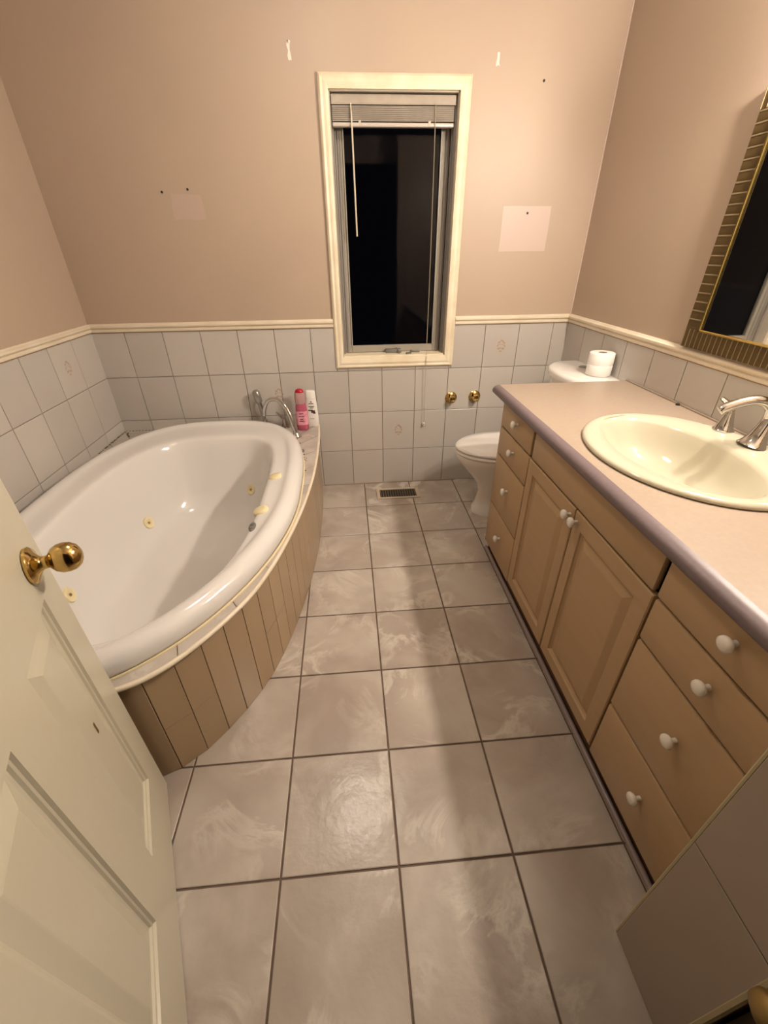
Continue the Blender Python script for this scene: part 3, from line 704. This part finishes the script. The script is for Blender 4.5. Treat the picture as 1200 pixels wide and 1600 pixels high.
for yy, sgn in ((-1.362, 1), (-1.618, -1)):
    bm = new(); lathe(bm, [(.031,0),(.031,.004),(.027,.008),(.020,.03),(.014,.052),(.0125,.055)], ((1.275,yy,.852),(0,0,1)), 24); lathe(bm, [(.0135,.054),(.0135,.058),(.011,.061),(.010,.072)], ((1.275,yy,.852),(0,0,1)), 20)
    h = at(sf, 'handle', bm, CHROME, 40)
    bm = new(); tube(bm, catmull([(1.262,yy-.004*sgn,.920),(1.276,yy,.928),(1.278,yy+.018*sgn,.930),(1.276,yy+.040*sgn,.938),(1.273,yy+.052*sgn,.944)], 3), [.007,.009,.0115,.012,.012,.012,.011,.011,.011,.010,.009,.008,.005][:13], 12, flat=.6); obj('lever', bm, CHROME, h, 50)

# ------------------------------------------------------------------ mirror leaning on the rail
mi_ = thing('wall_mirror', 'wall mirror in a ribbed bronze frame with gold inner lip', 'mirror', (XR-.02,-1.43,1.045))
my0, my1, mz0, mz1, fw = -.971, -1.900, 1.044, 1.775, .078
MX = XR-.002; bm = new()
for a, b_ in (((MX-.022,my0-fw,mz0),(MX,my0,mz1)), ((MX-.022,my1,mz0),(MX,my1+fw,mz1)), ((MX-.022,my1+fw,mz0),(MX,my0-fw,mz0+.066)), ((MX-.022,my1+fw,mz1-.066),(MX,my0-fw,mz1))): box(bm, a, b_)
# half-round reeds across the frame members, light grooves between them
def reed(p, q, r, axis):
    n = 7; rings = []
    for P_ in (p, q):
        rings.append([bm.verts.new(Vector(P_)+Vector((-math.sin(PI*k/n)*r*.10,0,0))+axis*(math.cos(PI*k/n)*r)) for k in range(n+1)])
    for k in range(n): bm.faces.new((rings[0][k], rings[0][k+1], rings[1][k+1], rings[1][k])).material_index = 0
    bm.faces.new(rings[0]); bm.faces.new(rings[1])
st = .0285
k = 0
while mz0+.066+st*(k+1) < mz1-.066+.001:
    z = mz0+.066+st*(k+.5)
    for ya, yb in ((my0-.0015, my0-fw+.006), (my1+.0015, my1+fw-.006)):
        reed((MX-.022,ya,z),(MX-.022,yb,z), st*.46, Z); box(bm, (MX-.0242,ya,z+st*.42),(MX-.0215,yb,z+st*.57), .0006, mi=1)
    k += 1
k = 0
while my0-st*(k+1)*.8 > my1:
    y = my0-st*.8*(k+.5)
    for za, zb in ((mz0, mz0+.062), (mz1-.062, mz1)):
        reed((MX-.022,y,za),(MX-.022,y,zb), st*.8*.44, Y); box(bm, (MX-.0242,y+st*.33,za),(MX-.0215,y+st*.45,zb), .0006, mi=1)
    k += 1
at(mi_, 'frame', bm, [MFRAME, MRIB], 35)
bm = new(); a0, a1, b0, b1 = my1+fw-.008, my0-fw+.008, mz0+.058, mz1-.058
for p, q in (((MX-.030,a0,b0),(MX-.018,a0+.009,b1)), ((MX-.030,a1-.009,b0),(MX-.018,a1,b1)), ((MX-.030,a0,b0),(MX-.018,a1,b0+.008)), ((MX-.030,a0,b1-.008),(MX-.018,a1,b1))): box(bm, p, q, .002)
at(mi_, 'gold_lip', bm, MLIP)
bm = new(); box(bm, (MX-.0235,a0+.004,b0+.004),(MX-.0225,a1-.004,b1-.004)); at(mi_, 'glass', bm, MIRR)

# ------------------------------------------------------------------ room door, open into the room
DA = math.atan2(-.919, .394)
dr = bpy.data.objects.new('door_1', None); C.objects.link(dr); structure(dr)
dr.location = (-.546,-1.884,.008); dr.rotation_euler = (0,0,DA)
# local x runs from the free edge to the hinges, local +y faces the camera side
DW, DH, DT = .72, 2.03, .036
cols = [(.092,.282),(.404,.594)]; rowsd = [(.197,.825),(1.02,1.60),(1.70,1.93)]
us = [0,.092,.282,.404,.594,DW]; vs_ = [0,.197,.825,1.02,1.60,1.70,1.93,DH]
bm = new()
def dface(side):
    y = 0 if side > 0 else -DT
    for i in range(5):
        for j in range(7):
            r = (us[i],us[i+1],vs_[j],vs_[j+1]); hole_ = any(abs(c[0]-r[0]) < 1e-6 for c in cols) and any(abs(q[0]-r[2]) < 1e-6 for q in rowsd)
            if not hole_:
                bm.faces.new([bm.verts.new(p) for p in ((r[0],y,r[2]),(r[1],y,r[2]),(r[1],y,r[3]),(r[0],y,r[3]))]); continue
            rs = []
            for ins, d in ((0,0),(.003,.005),(.007,.0065),(.010,.0105),(.016,.0115),(.020,.0115),(.046,.0035),(.049,.003)):
                rs.append([Vector(p) for p in ((r[0]+ins,y-side*d,r[2]+ins),(r[1]-ins,y-side*d,r[2]+ins),(r[1]-ins,y-side*d,r[3]-ins),(r[0]+ins,y-side*d,r[3]-ins))])
            loft(bm, rs, cap0=False)
dface(1); dface(-1)
for p in (((0,0,0),(0,-DT,0),(0,-DT,DH),(0,0,DH)), ((DW,0,0),(DW,-DT,0),(DW,-DT,DH),(DW,0,DH)), ((0,0,0),(DW,0,0),(DW,-DT,0),(0,-DT,0)), ((0,0,DH),(DW,0,DH),(DW,-DT,DH),(0,-DT,DH))):
    bm.faces.new([bm.verts.new(q) for q in p])
bmesh.ops.remove_doubles(bm, verts=bm.verts, dist=1e-5)
slab = obj('slab', bm, DOORP, dr)
bm = new(); box(bm, (.176,-.0034,.535),(.182,-.0018,.565), .0004); obj('scratch', bm, BRASSD, slab)
bm = new(); lathe(bm, [(.030,-.001),(.0335,.002),(.034,.006),(.030,.010),(.022,.013),(.015,.017),(.0125,.020)], ((.080,0,.892),(0,1,0)), 36); ro = obj('door_rosette', bm, BRASS, dr, 40)
bm = new(); lathe(bm, [(.013,.018),(.0115,.024),(.012,.030),(.016,.033),(.022,.038),(.0265,.047),(.0275,.057),(.0255,.067),(.019,.076),(.010,.0805),(.001,.082)], ((.080,0,.892),(0,1,0)), 36); obj('knob', bm, BRASS, dr, 60)

# ------------------------------------------------------------------ brass knob at the return wall's near edge
bk_ = thing('brass_fitting', 'dull round brass fitting on the near edge of the tiled wall return by the doorway', 'fitting', (.62,-2.505,.47))
bm = new(); lathe(bm, [(.012,-.004),(.012,.006),(.024,.012),(.030,.022),(.028,.034),(.016,.042),(.001,.043)], ((.620,-2.505,.47),(-1,0,0)), 26); at(bk_, 'head', bm, mat('dull_brass', (.36,.25,.09), .42, metal=.8), 50)
bm = new(); box(bm, (.6195,-2.535,.43),(.6555,-2.4815,.51), .002); at(bk_, 'mount', bm, BRASSD)

# ------------------------------------------------------------------ lamps
vl = thing('vanity_light', 'two-globe light bar on the right wall above the mirror', 'lamp', (XR,-1.475,1.88))
bm = new(); box(bm, (XR-.025,-1.72,1.845),(XR-.001,-1.23,1.945), .004, seg=2); at(vl, 'backplate', bm, BRASS)
for y in (-1.35,-1.60):
    bm = new(); lathe(bm, [(.022,0),(.022,.022),(.034,.030),(.047,.044),(.050,.056),(.0485,.056),(.0455,.045),(.033,.032),(.010,.024)], ((XR-.025,y,1.895),(-1,0,0)), 28); so = at(vl, 'added_socket_cup', bm, BRASS, 40)  # socket with an added cup, shaped to keep the globe's light off the wall
    bm = new(); bmesh.ops.create_uvsphere(bm, u_segments=16, v_segments=8, radius=.036, matrix=Matrix.Translation((XR-.088,y,1.895))); obj('globe', bm, GLOBEM, so, 60)
cl = thing('ceiling_light', 'round frosted dome light on the ceiling over the floor', 'lamp', (-.03,-.97,CEIL))
bm = new(); lathe(bm, [(.15,0),(.15,-.018),(.145,-.022)], ((-.03,-.97,CEIL),(0,0,1)), 32); at(cl, 'base', bm, BRASS, 40)
bm = new(); lathe(bm, [(.138,-.018),(.130,-.045),(.10,-.070),(.055,-.086),(.002,-.09)], ((-.03,-.97,CEIL),(0,0,1)), 20); at(cl, 'dome', bm, DOMEM, 60)
